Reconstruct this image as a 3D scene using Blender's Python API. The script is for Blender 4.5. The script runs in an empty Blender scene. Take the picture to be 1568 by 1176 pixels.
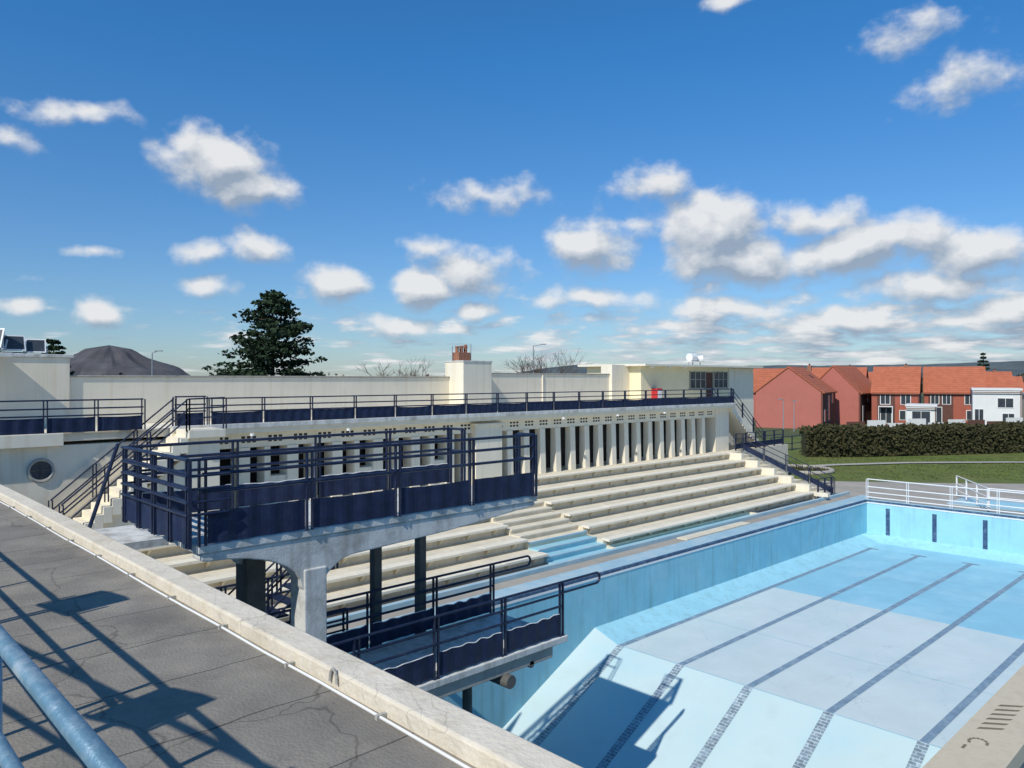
import bpy, math, random
from mathutils import Vector, Matrix, noise
random.seed(7)
scene=bpy.context.scene
CZ=6.45
def H(h): return CZ-h
S,C=0.722,0.6915
def loc(r,d):  # local survey frame (across, along) -> world XY
    return (C*r-S*d, S*r+C*d)

# ---------------------------------------------------------------- materials
def mat(name,col,rough=.8,var=.12,scale=3.0,bump=.15,bscale=40,streak=0.0,metal=0.0,col2=None,stain=None,stain_amt=.0,stain_scale=.8):
    m=bpy.data.materials.new(name); m.use_nodes=True
    nt=m.node_tree; N=nt.nodes; L=nt.links
    b=N['Principled BSDF']; b.inputs['Roughness'].default_value=rough; b.inputs['Metallic'].default_value=metal
    b.inputs['Specular IOR Level'].default_value=.3
    g=N.new('ShaderNodeNewGeometry')
    n=N.new('ShaderNodeTexNoise'); n.inputs['Scale'].default_value=scale; n.inputs['Detail'].default_value=5; n.inputs['Roughness'].default_value=.65
    L.new(g.outputs['Position'],n.inputs['Vector'])
    r=N.new('ShaderNodeValToRGB'); r.color_ramp.elements[0].position=.3; r.color_ramp.elements[1].position=.7
    c2=col2 if col2 else tuple(min(1,c*(1+var)) for c in col)
    r.color_ramp.elements[0].color=(*[c*(1-var) for c in col],1); r.color_ramp.elements[1].color=(*c2,1)
    L.new(n.outputs['Fac'],r.inputs['Fac']); out=r.outputs['Color']
    if streak>0:
        mp=N.new('ShaderNodeMapping'); mp.inputs['Scale'].default_value=(5,5,.35)
        L.new(g.outputs['Position'],mp.inputs['Vector'])
        n2=N.new('ShaderNodeTexNoise'); n2.inputs['Scale'].default_value=1.0; n2.inputs['Detail'].default_value=5
        L.new(mp.outputs['Vector'],n2.inputs['Vector'])
        r2=N.new('ShaderNodeValToRGB'); r2.color_ramp.elements[0].position=.52; r2.color_ramp.elements[1].position=.75
        r2.color_ramp.elements[0].color=(1,1,1,1); k=1-streak; r2.color_ramp.elements[1].color=(k,k*.96,k*.9,1)
        L.new(n2.outputs['Fac'],r2.inputs['Fac'])
        mx=N.new('ShaderNodeMix'); mx.data_type='RGBA'; mx.blend_type='MULTIPLY'; mx.inputs['Factor'].default_value=1
        L.new(out,mx.inputs['A']); L.new(r2.outputs['Color'],mx.inputs['B']); out=mx.outputs['Result']
    if stain:
        n3=N.new('ShaderNodeTexNoise'); n3.inputs['Scale'].default_value=stain_scale; n3.inputs['Detail'].default_value=7; n3.inputs['Roughness'].default_value=.7
        L.new(g.outputs['Position'],n3.inputs['Vector'])
        r3=N.new('ShaderNodeMapRange'); r3.inputs['From Min'].default_value=.48; r3.inputs['From Max'].default_value=.68; r3.inputs['To Max'].default_value=stain_amt
        L.new(n3.outputs['Fac'],r3.inputs['Value'])
        mx=N.new('ShaderNodeMix'); mx.data_type='RGBA'; L.new(r3.outputs['Result'],mx.inputs['Factor'])
        L.new(out,mx.inputs['A']); mx.inputs['B'].default_value=(*stain,1); out=mx.outputs['Result']
    L.new(out,b.inputs['Base Color'])
    if bump>0:
        nb=N.new('ShaderNodeTexNoise'); nb.inputs['Scale'].default_value=bscale; nb.inputs['Detail'].default_value=4
        L.new(g.outputs['Position'],nb.inputs['Vector'])
        bp=N.new('ShaderNodeBump'); bp.inputs['Strength'].default_value=bump; bp.inputs['Distance'].default_value=.02
        L.new(nb.outputs['Fac'],bp.inputs['Height']); L.new(bp.outputs['Normal'],b.inputs['Normal'])
    return m
M={}
M['cream']=mat('cream_painted_concrete',(.82,.75,.60),.85,.05,1.0,.2,30,streak=.10)
M['parapet']=mat('weathered_cream_coping',(.74,.66,.52),.85,.08,1.6,.5,22,streak=.1,stain=(.46,.40,.30),stain_amt=.40,stain_scale=2.6)
M['cream2']=mat('cream_tier_concrete',(.74,.665,.51),.85,.08,1.5,.3,25,streak=.12,stain=(.48,.42,.31),stain_amt=.35)
M['yellow']=mat('pale_yellow_painted_wall',(.84,.75,.50),.8,.04,1.5,.1,30)
M['white']=mat('white_painted_metal',(.8,.8,.78),.5,.05,4,.0)
M['whiteconc']=mat('white_weathered_concrete',(.66,.66,.62),.85,.12,2.5,.3,35,streak=.35,stain=(.28,.27,.24),stain_amt=.65,stain_scale=2.2)
M['conc']=mat('weathered_concrete',(.40,.385,.34),.9,.15,2.0,.4,30,streak=.2)
M['darkconc']=mat('dark_grey_column',(.12,.12,.11),.9,.2,3,.3,30)
M['navy']=mat('navy_painted_steel',(.013,.022,.055),.42,.25,6,.05,60,stain=(.07,.08,.10),stain_amt=.35,stain_scale=5)
M['panel']=mat('navy_canvas_panel',(.012,.022,.060),.6,.3,4,.25,14,stain=(.035,.05,.09),stain_amt=.4,stain_scale=3)
M['bluedoor']=mat('blue_painted_door',(.06,.16,.32),.5,.1,3,.05)
M['railblue']=mat('blue_grey_handrail',(.15,.27,.35),.35,.15,9,.15,70,metal=.25,stain=(.40,.46,.48),stain_amt=.75,stain_scale=9)
M['dark']=mat('painted_recess_shade',(.035,.028,.025),.8,.3,2,0)  # shade of the recesses put into the base colour
M['glass']=mat('window_glass',(.05,.06,.07),.12,.3,1.5,0)
M['poolwall']=mat('blue_pool_wall_paint',(.25,.55,.66),.6,.08,1.2,.12,20,streak=.18,stain=(.40,.62,.67),stain_amt=.45)
M['poolend']=mat('light_blue_pool_end_wall',(.34,.65,.75),.6,.08,1.2,.12,20,streak=.12)
M['poolfar']=mat('light_blue_pool_floor',(.29,.58,.70),.5,.08,.8,.08,10,stain=(.42,.66,.72),stain_amt=.6,stain_scale=.4)
M['poolnear']=mat('pale_pool_floor',(.62,.71,.69),.5,.05,.9,.08,12,stain=(.50,.65,.66),stain_amt=.6,stain_scale=.30)
M['poolslope']=mat('pale_pool_slope',(.54,.68,.68),.5,.06,.9,.08,12,stain=(.40,.60,.65),stain_amt=.6,stain_scale=.45)
M['lane']=mat('worn_lane_line',(.20,.29,.37),.6,.2,9,0,stain=(.42,.53,.57),stain_amt=.55,stain_scale=3)
M['lanetile']=mat('worn_lane_tiles',(.22,.29,.34),.6,.3,9,0,stain=(.48,.60,.63),stain_amt=.6,stain_scale=4)
M['laneblue']=mat('navy_lane_tiles',(.045,.09,.17),.6,.3,8,0,stain=(.2,.33,.42),stain_amt=.4,stain_scale=4)
M['bluedeck']=mat('light_blue_painted_deck',(.34,.52,.60),.8,.1,1,.2,30,stain=(.50,.56,.55),stain_amt=.8,stain_scale=1.0)
M['aqua']=mat('turquoise_footbath',(.34,.62,.70),.4,.08,1,.05,10,stain=(.55,.70,.70),stain_amt=.5)
M['deck']=mat('pool_deck_concrete',(.40,.36,.30),.9,.12,.8,.3,20,stain=(.25,.23,.19),stain_amt=.5,stain_scale=.5)
M['grass']=mat('lawn_grass',(.105,.140,.026),.95,.2,.5,.5,25,col2=(.15,.185,.042),stain=(.18,.16,.06),stain_amt=.5,stain_scale=.12)
M['field']=mat('field_ground',(.09,.11,.045),.95,.3,.02,.2,2)
M['path']=mat('path_gravel',(.42,.39,.33),.95,.1,2,.2,30)
M['orange']=mat('orange_roof_tiles',(.46,.14,.072),.85,.15,1.5,.5,9)
M['salmon']=mat('salmon_render',(.46,.155,.120),.9,.05,1,.1)
M['redbrick']=mat('red_brick_render',(.38,.115,.075),.9,.1,2,.2)
M['brown']=mat('brown_cladding',(.13,.06,.045),.8,.12,2,.2)
M['whitewall']=mat('white_render',(.74,.73,.70),.85,.04,1,.1)
M['slate']=mat('slag_heap_shale',(.085,.082,.085),1,.3,.08,.2,.2)
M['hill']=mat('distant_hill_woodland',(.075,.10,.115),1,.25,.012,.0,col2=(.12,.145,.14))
M['bark']=mat('tree_bark',(.09,.065,.045),.95,.3,8,.5)
M['pine']=mat('conifer_needles',(.014,.030,.016),.85,.4,1.2,0,col2=(.035,.066,.026))
M['hedge']=mat('hedge_leaves',(.040,.042,.016),.9,.35,1.3,0,col2=(.075,.068,.026))
M['twig']=mat('bare_branches',(.12,.085,.065),.95,.2,3,0)
M['brick']=mat('terracotta_brick',(.33,.15,.09),.9,.3,12,.3)
M['red']=mat('red_enamel',(.5,.03,.03),.4,.05,3,0)
M['galv']=mat('galvanised_steel',(.38,.40,.41),.45,.1,6,0,metal=.5)
M['sand']=mat('sand_painted_concrete',(.62,.54,.39),.85,.1,3,.3,35,stain=(.4,.34,.24),stain_amt=.5,stain_scale=3)
M['mark']=mat('stencil_paint',(.20,.17,.11),.8,.2,20,0)
M['felt']=mat('roofing_felt',(.26,.235,.195),.92,.2,1.3,.5,40,stain=(.38,.335,.265),stain_amt=.8,stain_scale=.8)
def post_mul(m,build):
    nt=m.node_tree;N=nt.nodes;L=nt.links;b=N['Principled BSDF']; src=b.inputs['Base Color'].links[0].from_socket
    o=build(N,L)
    mx=N.new('ShaderNodeMix'); mx.data_type='RGBA'; mx.blend_type='MULTIPLY'; mx.inputs['Factor'].default_value=1
    L.new(src,mx.inputs['A']); L.new(o,mx.inputs['B']); L.new(mx.outputs['Result'],b.inputs['Base Color'])
def felt_seams(N,L):
    g=N.new('ShaderNodeNewGeometry'); br=N.new('ShaderNodeTexBrick')
    mp=N.new('ShaderNodeMapping'); mp.inputs['Rotation'].default_value=(0,0,math.radians(90)); L.new(g.outputs['Position'],mp.inputs['Vector'])
    nz=N.new('ShaderNodeTexNoise'); nz.inputs['Scale'].default_value=2; L.new(g.outputs['Position'],nz.inputs['Vector'])
    va=N.new('ShaderNodeVectorMath'); va.operation='MULTIPLY_ADD'; va.inputs[1].default_value=(.12,.12,.12)
    L.new(nz.outputs['Color'],va.inputs[0]); L.new(mp.outputs['Vector'],va.inputs[2]); L.new(va.outputs[0],br.inputs['Vector'])
    br.inputs['Scale'].default_value=1; br.inputs['Brick Width'].default_value=11.0; br.inputs['Row Height'].default_value=1.0
    br.inputs['Mortar Size'].default_value=.012; br.inputs['Mortar Smooth'].default_value=.7
    br.inputs['Color1'].default_value=(1,1,1,1); br.inputs['Color2'].default_value=(.84,.84,.84,1); br.inputs['Mortar'].default_value=(.35,.35,.35,1)
    return br.outputs['Color']
post_mul(M['felt'],felt_seams)
def tiles(N,L):
    g=N.new('ShaderNodeNewGeometry'); br=N.new('ShaderNodeTexBrick'); L.new(g.outputs['Position'],br.inputs['Vector'])
    br.inputs['Scale'].default_value=1; br.inputs['Brick Width'].default_value=.22; br.inputs['Row Height'].default_value=.09
    br.inputs['Mortar Size'].default_value=.012; br.inputs['Color1'].default_value=(.75,.75,.75,1); br.inputs['Color2'].default_value=(1.1,1.1,1.1,1); br.inputs['Mortar'].default_value=(1.7,1.6,1.5,1)
    return br.outputs['Color']
post_mul(M['lanetile'],tiles)
def roofrows(N,L):
    g=N.new('ShaderNodeNewGeometry'); wv=N.new('ShaderNodeTexWave'); wv.bands_direction='Z'; wv.inputs['Scale'].default_value=1.1; wv.inputs['Distortion'].default_value=.6
    L.new(g.outputs['Position'],wv.inputs['Vector']); mr=N.new('ShaderNodeMapRange'); mr.inputs['To Min'].default_value=.82; mr.inputs['To Max'].default_value=1.05; L.new(wv.outputs['Fac'],mr.inputs['Value'])
    return mr.outputs[0]
post_mul(M['orange'],roofrows)
# hairline cracks / joints on the pool floor and roof
def cracks(scale,width,dark):
    def f(N,L):
        g=N.new('ShaderNodeNewGeometry'); nz=N.new('ShaderNodeTexNoise'); nz.inputs['Scale'].default_value=1.2; nz.inputs['Detail'].default_value=4; L.new(g.outputs['Position'],nz.inputs['Vector'])
        va=N.new('ShaderNodeVectorMath'); va.operation='MULTIPLY_ADD'; va.inputs[1].default_value=(.9,.9,.9); L.new(nz.outputs['Color'],va.inputs[0]); L.new(g.outputs['Position'],va.inputs[2])
        vo=N.new('ShaderNodeTexVoronoi'); vo.feature='DISTANCE_TO_EDGE'; vo.inputs['Scale'].default_value=scale; L.new(va.outputs[0],vo.inputs['Vector'])
        mr=N.new('ShaderNodeMapRange'); mr.inputs['From Max'].default_value=width; mr.inputs['To Min'].default_value=dark; mr.inputs['To Max'].default_value=1; L.new(vo.outputs['Distance'],mr.inputs['Value'])
        return mr.outputs[0]
    return f
post_mul(M['poolnear'],cracks(.22,.004,.88)); post_mul(M['felt'],cracks(.5,.008,.6)); post_mul(M['parapet'],cracks(1.3,.008,.7))
wm=bpy.data.materials.new('murky_pool_water'); wm.use_nodes=True
b=wm.node_tree.nodes['Principled BSDF']; b.inputs['Base Color'].default_value=(.10,.20,.11,1); b.inputs['Roughness'].default_value=.06
nn=wm.node_tree.nodes.new('ShaderNodeTexNoise'); nn.inputs['Scale'].default_value=4
bb=wm.node_tree.nodes.new('ShaderNodeBump'); bb.inputs['Strength'].default_value=.05
wm.node_tree.links.new(nn.outputs['Fac'],bb.inputs['Height']); wm.node_tree.links.new(bb.outputs['Normal'],b.inputs['Normal'])
M['water']=wm

# ---------------------------------------------------------------- builder
class B:
    def __init__(s): s.v=[];s.f=[];s.m=[];s.mats=[]
    def mi(s,k):
        if k not in s.mats: s.mats.append(k)
        return s.mats.index(k)
    def face(s,pts,k):
        n=len(s.v); s.v+= [tuple(p) for p in pts]; s.f.append(tuple(range(n,n+len(pts)))); s.m.append(s.mi(k))
    def box(s,x0,x1,y0,y1,z0,z1,k,M4=None):
        if x0>x1:x0,x1=x1,x0
        if y0>y1:y0,y1=y1,y0
        if z0>z1:z0,z1=z1,z0
        p=[(x0,y0,z0),(x1,y0,z0),(x1,y1,z0),(x0,y1,z0),(x0,y0,z1),(x1,y0,z1),(x1,y1,z1),(x0,y1,z1)]
        if M4: p=[tuple(M4@Vector(q)) for q in p]
        n=len(s.v); s.v+=p; i=s.mi(k)
        for f in [(0,3,2,1),(4,5,6,7),(0,1,5,4),(1,2,6,5),(2,3,7,6),(3,0,4,7)]:
            s.f.append(tuple(n+a for a in f)); s.m.append(i)
    def tube(s,a,b,r,k,n=8,r2=None,cap=True):
        a=Vector(a);b=Vector(b); d=(b-a)
        if d.length<1e-5: return
        d.normalize(); u=d.orthogonal().normalized(); w=d.cross(u); r2=r if r2 is None else r2
        o=len(s.v); i=s.mi(k)
        for j in range(n):
            t=2*math.pi*j/n; e=u*math.cos(t)+w*math.sin(t)
            s.v.append(tuple(a+e*r)); s.v.append(tuple(b+e*r2))
        for j in range(n):
            j2=(j+1)%n; s.f.append((o+2*j,o+2*j2,o+2*j2+1,o+2*j+1)); s.m.append(i)
        if cap:
            s.f.append(tuple(o+2*j for j in range(n))[::-1]); s.m.append(i)
            s.f.append(tuple(o+2*j+1 for j in range(n))); s.m.append(i)
    def pipe(s,pts,r,k,n=8):
        for a,b in zip(pts[:-1],pts[1:]):
            d=(Vector(b)-Vector(a)).normalized()*r*.4
            s.tube(Vector(a)-d,Vector(b)+d,r,k,n)
    def prism(s,poly,axis,a,b,k):
        def P(p,t):
            return {'x':(t,p[0],p[1]),'y':(p[0],t,p[1]),'z':(p[0],p[1],t)}[axis]
        n=len(poly); o=len(s.v); i=s.mi(k)
        s.v+=[P(p,a) for p in poly]+[P(p,b) for p in poly]
        s.f.append(tuple(range(o,o+n))); s.m.append(i)
        s.f.append(tuple(range(o+2*n-1,o+n-1,-1))); s.m.append(i)
        for j in range(n):
            j2=(j+1)%n; s.f.append((o+j,o+n+j,o+n+j2,o+j2)); s.m.append(i)
    def make(s,name,parent=None,bevel=0,fixn=True,smooth=False):
        me=bpy.data.meshes.new(name); me.from_pydata(s.v,[],s.f)
        for k in s.mats: me.materials.append(M[k])
        me.polygons.foreach_set('material_index',s.m)
        if fixn:
            import bmesh
            bm=bmesh.new(); bm.from_mesh(me); bmesh.ops.recalc_face_normals(bm,faces=bm.faces); bm.to_mesh(me); bm.free()
        if smooth: me.polygons.foreach_set('use_smooth',[True]*len(me.polygons))
        me.update()
        o=bpy.data.objects.new(name,me); scene.collection.objects.link(o)
        if parent: o.parent=parent
        if bevel>0:
            md=o.modifiers.new('bevel','BEVEL'); md.width=bevel; md.segments=2; md.limit_method='ANGLE'
        return o
def empty(name):
    e=bpy.data.objects.new(name,None); scene.collection.objects.link(e); e.empty_display_size=.2; return e

def railing(b,p0,p1,height=1.05,rails=(1.0,.72,.48),sp=1.5,r=.022,panel=None,k='navy',pk='panel',wave=False,gap=.07,amp=.02):
    p0=Vector(p0);p1=Vector(p1); d=p1-p0; L=math.hypot(d.x,d.y); n=max(1,round(L/sp)); hd=Vector((d.x,d.y,0)).normalized()
    for i in range(n+1):
        p=p0+d*(i/n)
        for sg in(-1,1):
            q=p+hd*sg*.045
            ang=math.atan2(hd.y,hd.x)
            m4=Matrix.Translation(q)@Matrix.Rotation(ang,4,'Z')
            b.box(-.013,.013,-.025,.025,0,height,k,m4)
    for h in rails:
        b.tube(p0+Vector((0,0,h*height)),p1+Vector((0,0,h*height)),r,k)
    if panel:
        for i in range(n):
            a=p0+d*((i)/n)+hd*gap; c=p0+d*((i+1)/n)-hd*gap
            z0,z1=panel
            seg=max(2,int((c-a).length/.07)); nrm=Vector((-hd.y,hd.x,0))
            sagz=.03*random.random(); ph=random.random()*6
            for j in range(seg):
                q0=a+(c-a)*(j/seg); q1=a+(c-a)*((j+1)/seg)
                w0=nrm*(.012*math.sin(j*1.3+i)); w1=nrm*(.012*math.sin((j+1)*1.3+i))
                def tz(jj): return (amp*math.sin(jj*1.25+ph)*(.6+.4*math.sin(jj*.37+ph)) if wave else 0)-sagz*math.sin(math.pi*jj/seg)
                b.face([q0+w0+Vector((0,0,z0)),q1+w1+Vector((0,0,z0)),q1+w1+Vector((0,0,z1+tz(j+1))),q0+w0+Vector((0,0,z1+tz(j)))],pk)
                if wave: b.tube(q0+w0+Vector((0,0,z1+tz(j)+.008)),q1+w1+Vector((0,0,z1+tz(j+1)+.008)),.008,'white',5)

# ---------------------------------------------------------------- ground
def sheet_hole(name,xs,ys,hole,z,k):
    b=B()
    for i in range(len(xs)-1):
        for j in range(len(ys)-1):
            if (i,j)==hole: continue
            b.face([(xs[i],ys[j],z),(xs[i+1],ys[j],z),(xs[i+1],ys[j+1],z),(xs[i],ys[j+1],z)],k)
    return b.make(name,fixn=False)
PX0,PX1,PY0,PY1=-15.95,4.0,8.0,41.1
sheet_hole('ground',[-3500,PX0-.5,PX1+.5,3500],[-3500,PY0-.5,PY1+.5,3500],(1,1),0,'field')
sheet_hole('pool_deck_paving',[-34,PX0-.38,PX1+.38,45],[-12,PY0-.38,PY1+.38,62],(1,1),.006,'deck')
b=B(); 
b.face([(*loc(r,d),.014) for r,d in [(17.9,48.3),(22,47.6),(27,47.0),(33,46.6),(60,45),(120,60),(120,95),(50,95),(25,80),(22,62),(19.5,57)]],'grass')
# low grass tufts to break the sheet
for i in range(9000):
    r=random.uniform(19,62); d=random.uniform(48.5,62); x,y=loc(r,d); h=random.uniform(.03,.07); a=random.random()*3.14; dx,dy=.06*math.cos(a),.06*math.sin(a)
    b.face([(x-dx,y-dy,.015),(x+dx,y+dy,.015),(x+random.uniform(-.05,.05),y+random.uniform(-.05,.05),.015+h)],'grass')
b.make('lawn',fixn=False)
b=B()
pts=[(20.2,54.5),(24,56.0),(30,57.4),(38,57.8),(50,57.2),(80,55)]
for (r0,d0),(r1,d1) in zip(pts[:-1],pts[1:]):
    b.face([(*loc(r0,d0),.08),(*loc(r1,d1),.08),(*loc(r1,d1+.9),.08),(*loc(r0,d0+.9),.08)],'path')
b.make('garden_path',fixn=False)
b=B()
cx,cy=loc(20.2,53)
for i in range(24):
    a0=2*math.pi*i/24;a1=2*math.pi*(i+1)/24
    b.tube((cx+2*math.cos(a0),cy+2*math.sin(a0),.12),(cx+2*math.cos(a1),cy+2*math.sin(a1),.12),.14,'path')
for i in range(260):
    a=random.random()*6.28;rr=1.8*math.sqrt(random.random()); x=cx+rr*math.cos(a);y=cy+rr*math.sin(a)
    b.face([(x,y,.05),(x+random.uniform(-.1,.1),y+.08,.05),(x+random.uniform(-.15,.15),y+random.uniform(-.15,.15),.35)],'hedge')
b.make('flower_bed',fixn=False)

# ---------------------------------------------------------------- pool
pool=empty('swimming_pool')
b=B()
def hf(y):
    if y<14: return 10.8
    if y<19: return 8.4+.48*(19-y)
    return 8.4
YC=28.8
ys=[8,14,19,YC,40.4]
def sec(y):
    f=hf(y); c=.33
    return [(PX0,y,0),(PX0,y,H(f-c)),(PX0+.95,y,H(f)),(PX1-.95,y,H(f)),(PX1,y,H(f-c)),(PX1,y,0)]
secs=[sec(y) for y in ys]; 
last=[(PX0,41.1,0),(PX0,41.1,H(8.07)),(PX0+.95,41.1,H(8.07)),(PX1-.95,41.1,H(8.07)),(PX1,41.1,H(8.07)),(PX1,41.1,0)]
secs.append(last); secs_k=['poolslope','poolslope','poolnear','poolfar','poolend']
for i in range(len(secs)-1):
    for j in range(5):
        k='poolwall' if j in(0,4) else secs_k[i]
        if j in (1,3) and i in(2,3): k='poolend'
        b.face([secs[i][j],secs[i+1][j],secs[i+1][j+1],secs[i][j+1]],k)
b.face(secs[0],'poolwall'); b.face([last[0],last[1],last[4],last[5]],'poolend')
b.make('basin',pool,fixn=False)
b=B()
lanes=[-14.9+2.2*i for i in range(8)]
for x in lanes:
    for (y0,y1,k,w) in [(9,14,'lanetile',.13),(14,19,'lanetile',.13),(19,39.0,'lane',.10)]:
        b.face([(x-w,y0,H(hf(y0))+.006),(x+w,y0,H(hf(y0))+.006),(x+w,y1,H(hf(y1))+.006),(x-w,y1,H(hf(y1))+.006)],k)
    b.face([(x-.35,38.8,H(8.4)+.01),(x+.35,38.8,H(8.4)+.01),(x+.35,38.95,H(8.4)+.01),(x-.35,38.95,H(8.4)+.01)],'lane')
    b.box(x-.10,x+.10,41.085,41.11,-.25,H(8.07),'laneblue')
for y,dk in ((23.2,.02),(33.5,.02),(19.0,.03)):
    b.face([(PX0+1,y,H(8.4)+.004),(PX1-1,y,H(8.4)+.004),(PX1-1,y+dk,H(8.4)+.004),(PX0+1,y+dk,H(8.4)+.004)],'poolfar')
b.make('lane_lines',pool,fixn=False)
def ring(b,o,i,z0,z1,k):
    b.box(PX0-o,PX0-i,PY0-o,PY1+o,z0,z1,k); b.box(PX1+i,PX1+o,PY0-o,PY1+o,z0,z1,k)
    b.box(PX0-i,PX1+i,PY0-o,PY0-i,z0,z1,k); b.box(PX0-i,PX1+i,PY1+i,PY1+o,z0,z1,k)
b=B()
ring(b,.40,.10,-.3,.10,'bluedeck'); b.make('coping',pool,bevel=.012)
b=B(); ring(b,.10,-.01,.0,.085,'laneblue'); b.make('coping_edge',pool)
b=B(); ring(b,.02,-.02,-.07,-.003,'white'); b.make('overflow_lip',pool)
b=B(); b.face([(PX0+.02,8.02,H(10.25)),(PX1-.02,8.02,H(10.25)),(PX1-.02,15.6,H(10.25)),(PX0+.02,15.6,H(10.25))],'water'); b.make('pool_water',fixn=False)
b=B()
b.box(-17.0,-16.38,8,43,.0,.03,'bluedeck'); b.box(-17.75,-17.6,8,43,0,.16,'bluedeck'); b.make('poolside_kerb',bevel=.02)
b=B()
b.box(-18.25,-17.78,22.5,33,.0,.035,'aqua'); b.box(-18.37,-18.25,22.4,33.1,0,.14,'cream2'); b.box(-17.78,-17.752,22.4,33.1,0,.13,'cream2')
b.box(-18.25,-17.78,33,33.1,0,.14,'cream2'); b.box(-18.25,-17.78,22.4,22.5,0,.14,'cream2')
b.box(-17.55,-17.05,26,31,.0,.05,'cream2'); b.make('foot_bath',bevel=.01)
b=B()
railing(b,(PX0-.1,PY1+.3,.1),(PX1,PY1+.3,.1),1.05,(1.0,.62,.34,.1),2.0,.028,k='white')
railing(b,(-10.6,PY1+.9,.1),(PX1,PY1+1.6,.1),1.05,(1.0,.6,.25),1.6,.028,k='white')
railing(b,(-10.6,PY1+.9,.1),(-13.2,PY1+5.2,.1),1.05,(1.0,.6,.25),1.6,.028,k='white')
b.make('white_safety_railing')
b=B(); b.box(-12.8,6,PY1+2.2,PY1+5.0,.0,.05,'bluedeck'); b.box(-12.2,5.4,PY1+2.6,PY1+4.6,.05,.06,'aqua'); b.make('paddling_pool')

# ---------------------------------------------------------------- grandstand tiers
gs=empty('grandstand')
b=B(); TX=-23.4
def tiers(b,ya,yb):
    for k in range(1,6):
        x0=TX+(k-1)*1.0
        b.box(x0,x0+1.0,ya,yb,0,H(4.34+.35*k),'cream2')
    for k in range(0,6):
        e=TX+k*1.0; z=H(4.34+.35*k)
        yy=ya+.05
        while yy<yb-.1:
            ye=min(yy+2.5,yb-.05)-.012
            dz=random.uniform(-.006,.006)
            b.box(e-.12,e+.26,yy,ye,z-.06,z+.03+dz,'cream'); yy+=2.5
        y=ya+.3
        while y<yb-.2:
            b.prism([(e+.003,z-.062),(e+.24,z-.062),(e+.003,z-.30)],'y',y,y+.07,'cream2'); y+=1.25
b.box(-27,TX,-2,41.4,0,H(4.34),'cream2')
tiers(b,2.0,19.2); tiers(b,22.4,39.7)
b.make('terraces',gs,bevel=.012)
b=B()
n=12
for i in range(n):
    x0=TX+i*(5.6/n); z=H(4.34+(i+1)*2.05/n)
    b.box(x0,x0+5.6/n,19.2,22.4,0,z,'cream2' if i<9 else 'aqua')
    b.box(x0-.03,x0+.04,19.22,22.38,z+.14,z+.19,'cream' if i<9 else 'bluedeck')
b.make('aisle_steps',gs)
b=B()
b.box(TX,-18.2,39.7,40.0,0,H(6.2),'cream2')
for k in range(0,6): b.box(TX+k,TX+k+.98,39.72,39.98,H(6.25),H(4.30+.35*k),'cream')
for i in range(12):
    x0=TX+i*.46; b.box(x0,x0+.46,40.0,41.6,0,H(4.34+(i+1)*.17),'cream2')
b.make('end_wall',gs)
b=B()
railing(b,(TX,41.6,H(4.34)),(-17.9,41.6,.05),1.0,(1.0,.7,.4),1.3,.022,panel=(.08,.4))
railing(b,(-18.0,39.85,.1),(-18.0,41.5,.05),1.0,(1.0,.7,.4),.8,.022)
railing(b,(-23.8,41.5,H(4.34)),(-23.8,47.5,H(4.34)),1.0,(1.0,.7,.4),1.3,.022,panel=(.08,.4))
b.make('side_railing',gs)
b=B(); b.box(-30,-23.7,41.4,48,0,H(4.34)-.003,'cream2'); b.make('side_terrace',gs)

# ---------------------------------------------------------------- long building
bd=empty('pool_pavilion_building')
zs0,zs1=H(1.76),H(1.5)
b=B()
b.box(-30,-23.8,8.5,41.4,zs0,zs1,'cream')
b.box(-30,-23.8,-14,5.6,H(1.86),zs1,'cream')
b.box(-30,-24.05,5.6,8.5,zs0,zs1-.004,'cream')
b.box(-23.8,-23.72,8.5,41.4,zs1-.10,zs1+.06,'whiteconc')
b.make('roof_deck',bd,bevel=.015)
b=B()
b.box(-30,-25.6,8.6,41.4,H(4.34),zs0,'dark')  # cream back wall painted dark to hold the shade behind the fins
b.box(-30,-24.05,-14,8.6,H(4.34),H(1.86),'cream')
b.box(-24.75,-24.25,8.6,41.4,H(2.28),zs0-.002,'cream')
y=9.0
while y<41:
    for s in (0,.19,.38):
        b.box(-24.26,-24.244,y+s,y+s+.13,H(1.98),H(1.90),'dark'); b.box(-24.26,-24.244,y+s,y+s+.13,H(2.12),H(2.04),'dark')  # proud dark blocks in place of shaded vent holes
    y+=.94
y=22.9
while y<39:
    b.prism([(-24.55,H(4.34)),(-24.16,H(4.34)),(-24.22,H(2.28)),(-24.55,H(2.28))],'y',y,y+.34,'cream')
    b.box(-25.6,-25.55,y+.36,y+.98,H(4.3),H(2.4),'dark')  # gap between fins coloured dark as shade
    y+=1.035
b.box(-25.6,-24.2,39.9,41.4,H(4.34),zs0-.002,'cream')
y=9.0;i=0
while y<20.5:
    b.box(-24.8,-24.22,y,y+.42,H(4.34),H(2.28),'cream')
    b.box(-24.8,-24.22,y+.92,y+1.14,H(4.34),H(2.28),'cream')
    b.box(-25.5,-25.4,y+.45,y+.9,H(4.3),H(2.45),'bluedoor' if i in(0,3) else 'brown')
    if i%2: b.box(-24.8,-24.3,y+1.14,y+1.75,H(4.34),H(3.3),'cream')
    y+=1.75;i+=1
b.box(-24.9,-24.0,20.9,22.4,H(4.34),H(1.98),'cream'); b.box(-25,-23.9,20.8,22.5,H(1.98),H(1.88),'cream')
b.make('ground_storey',bd,bevel=.01)
b=B()
b.box(-27.6,-27,6.5,21.9,zs1,H(-.06),'cream'); b.box(-27.65,-26.95,6.5,21.9,H(-.06),H(-.11),'conc')
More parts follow.
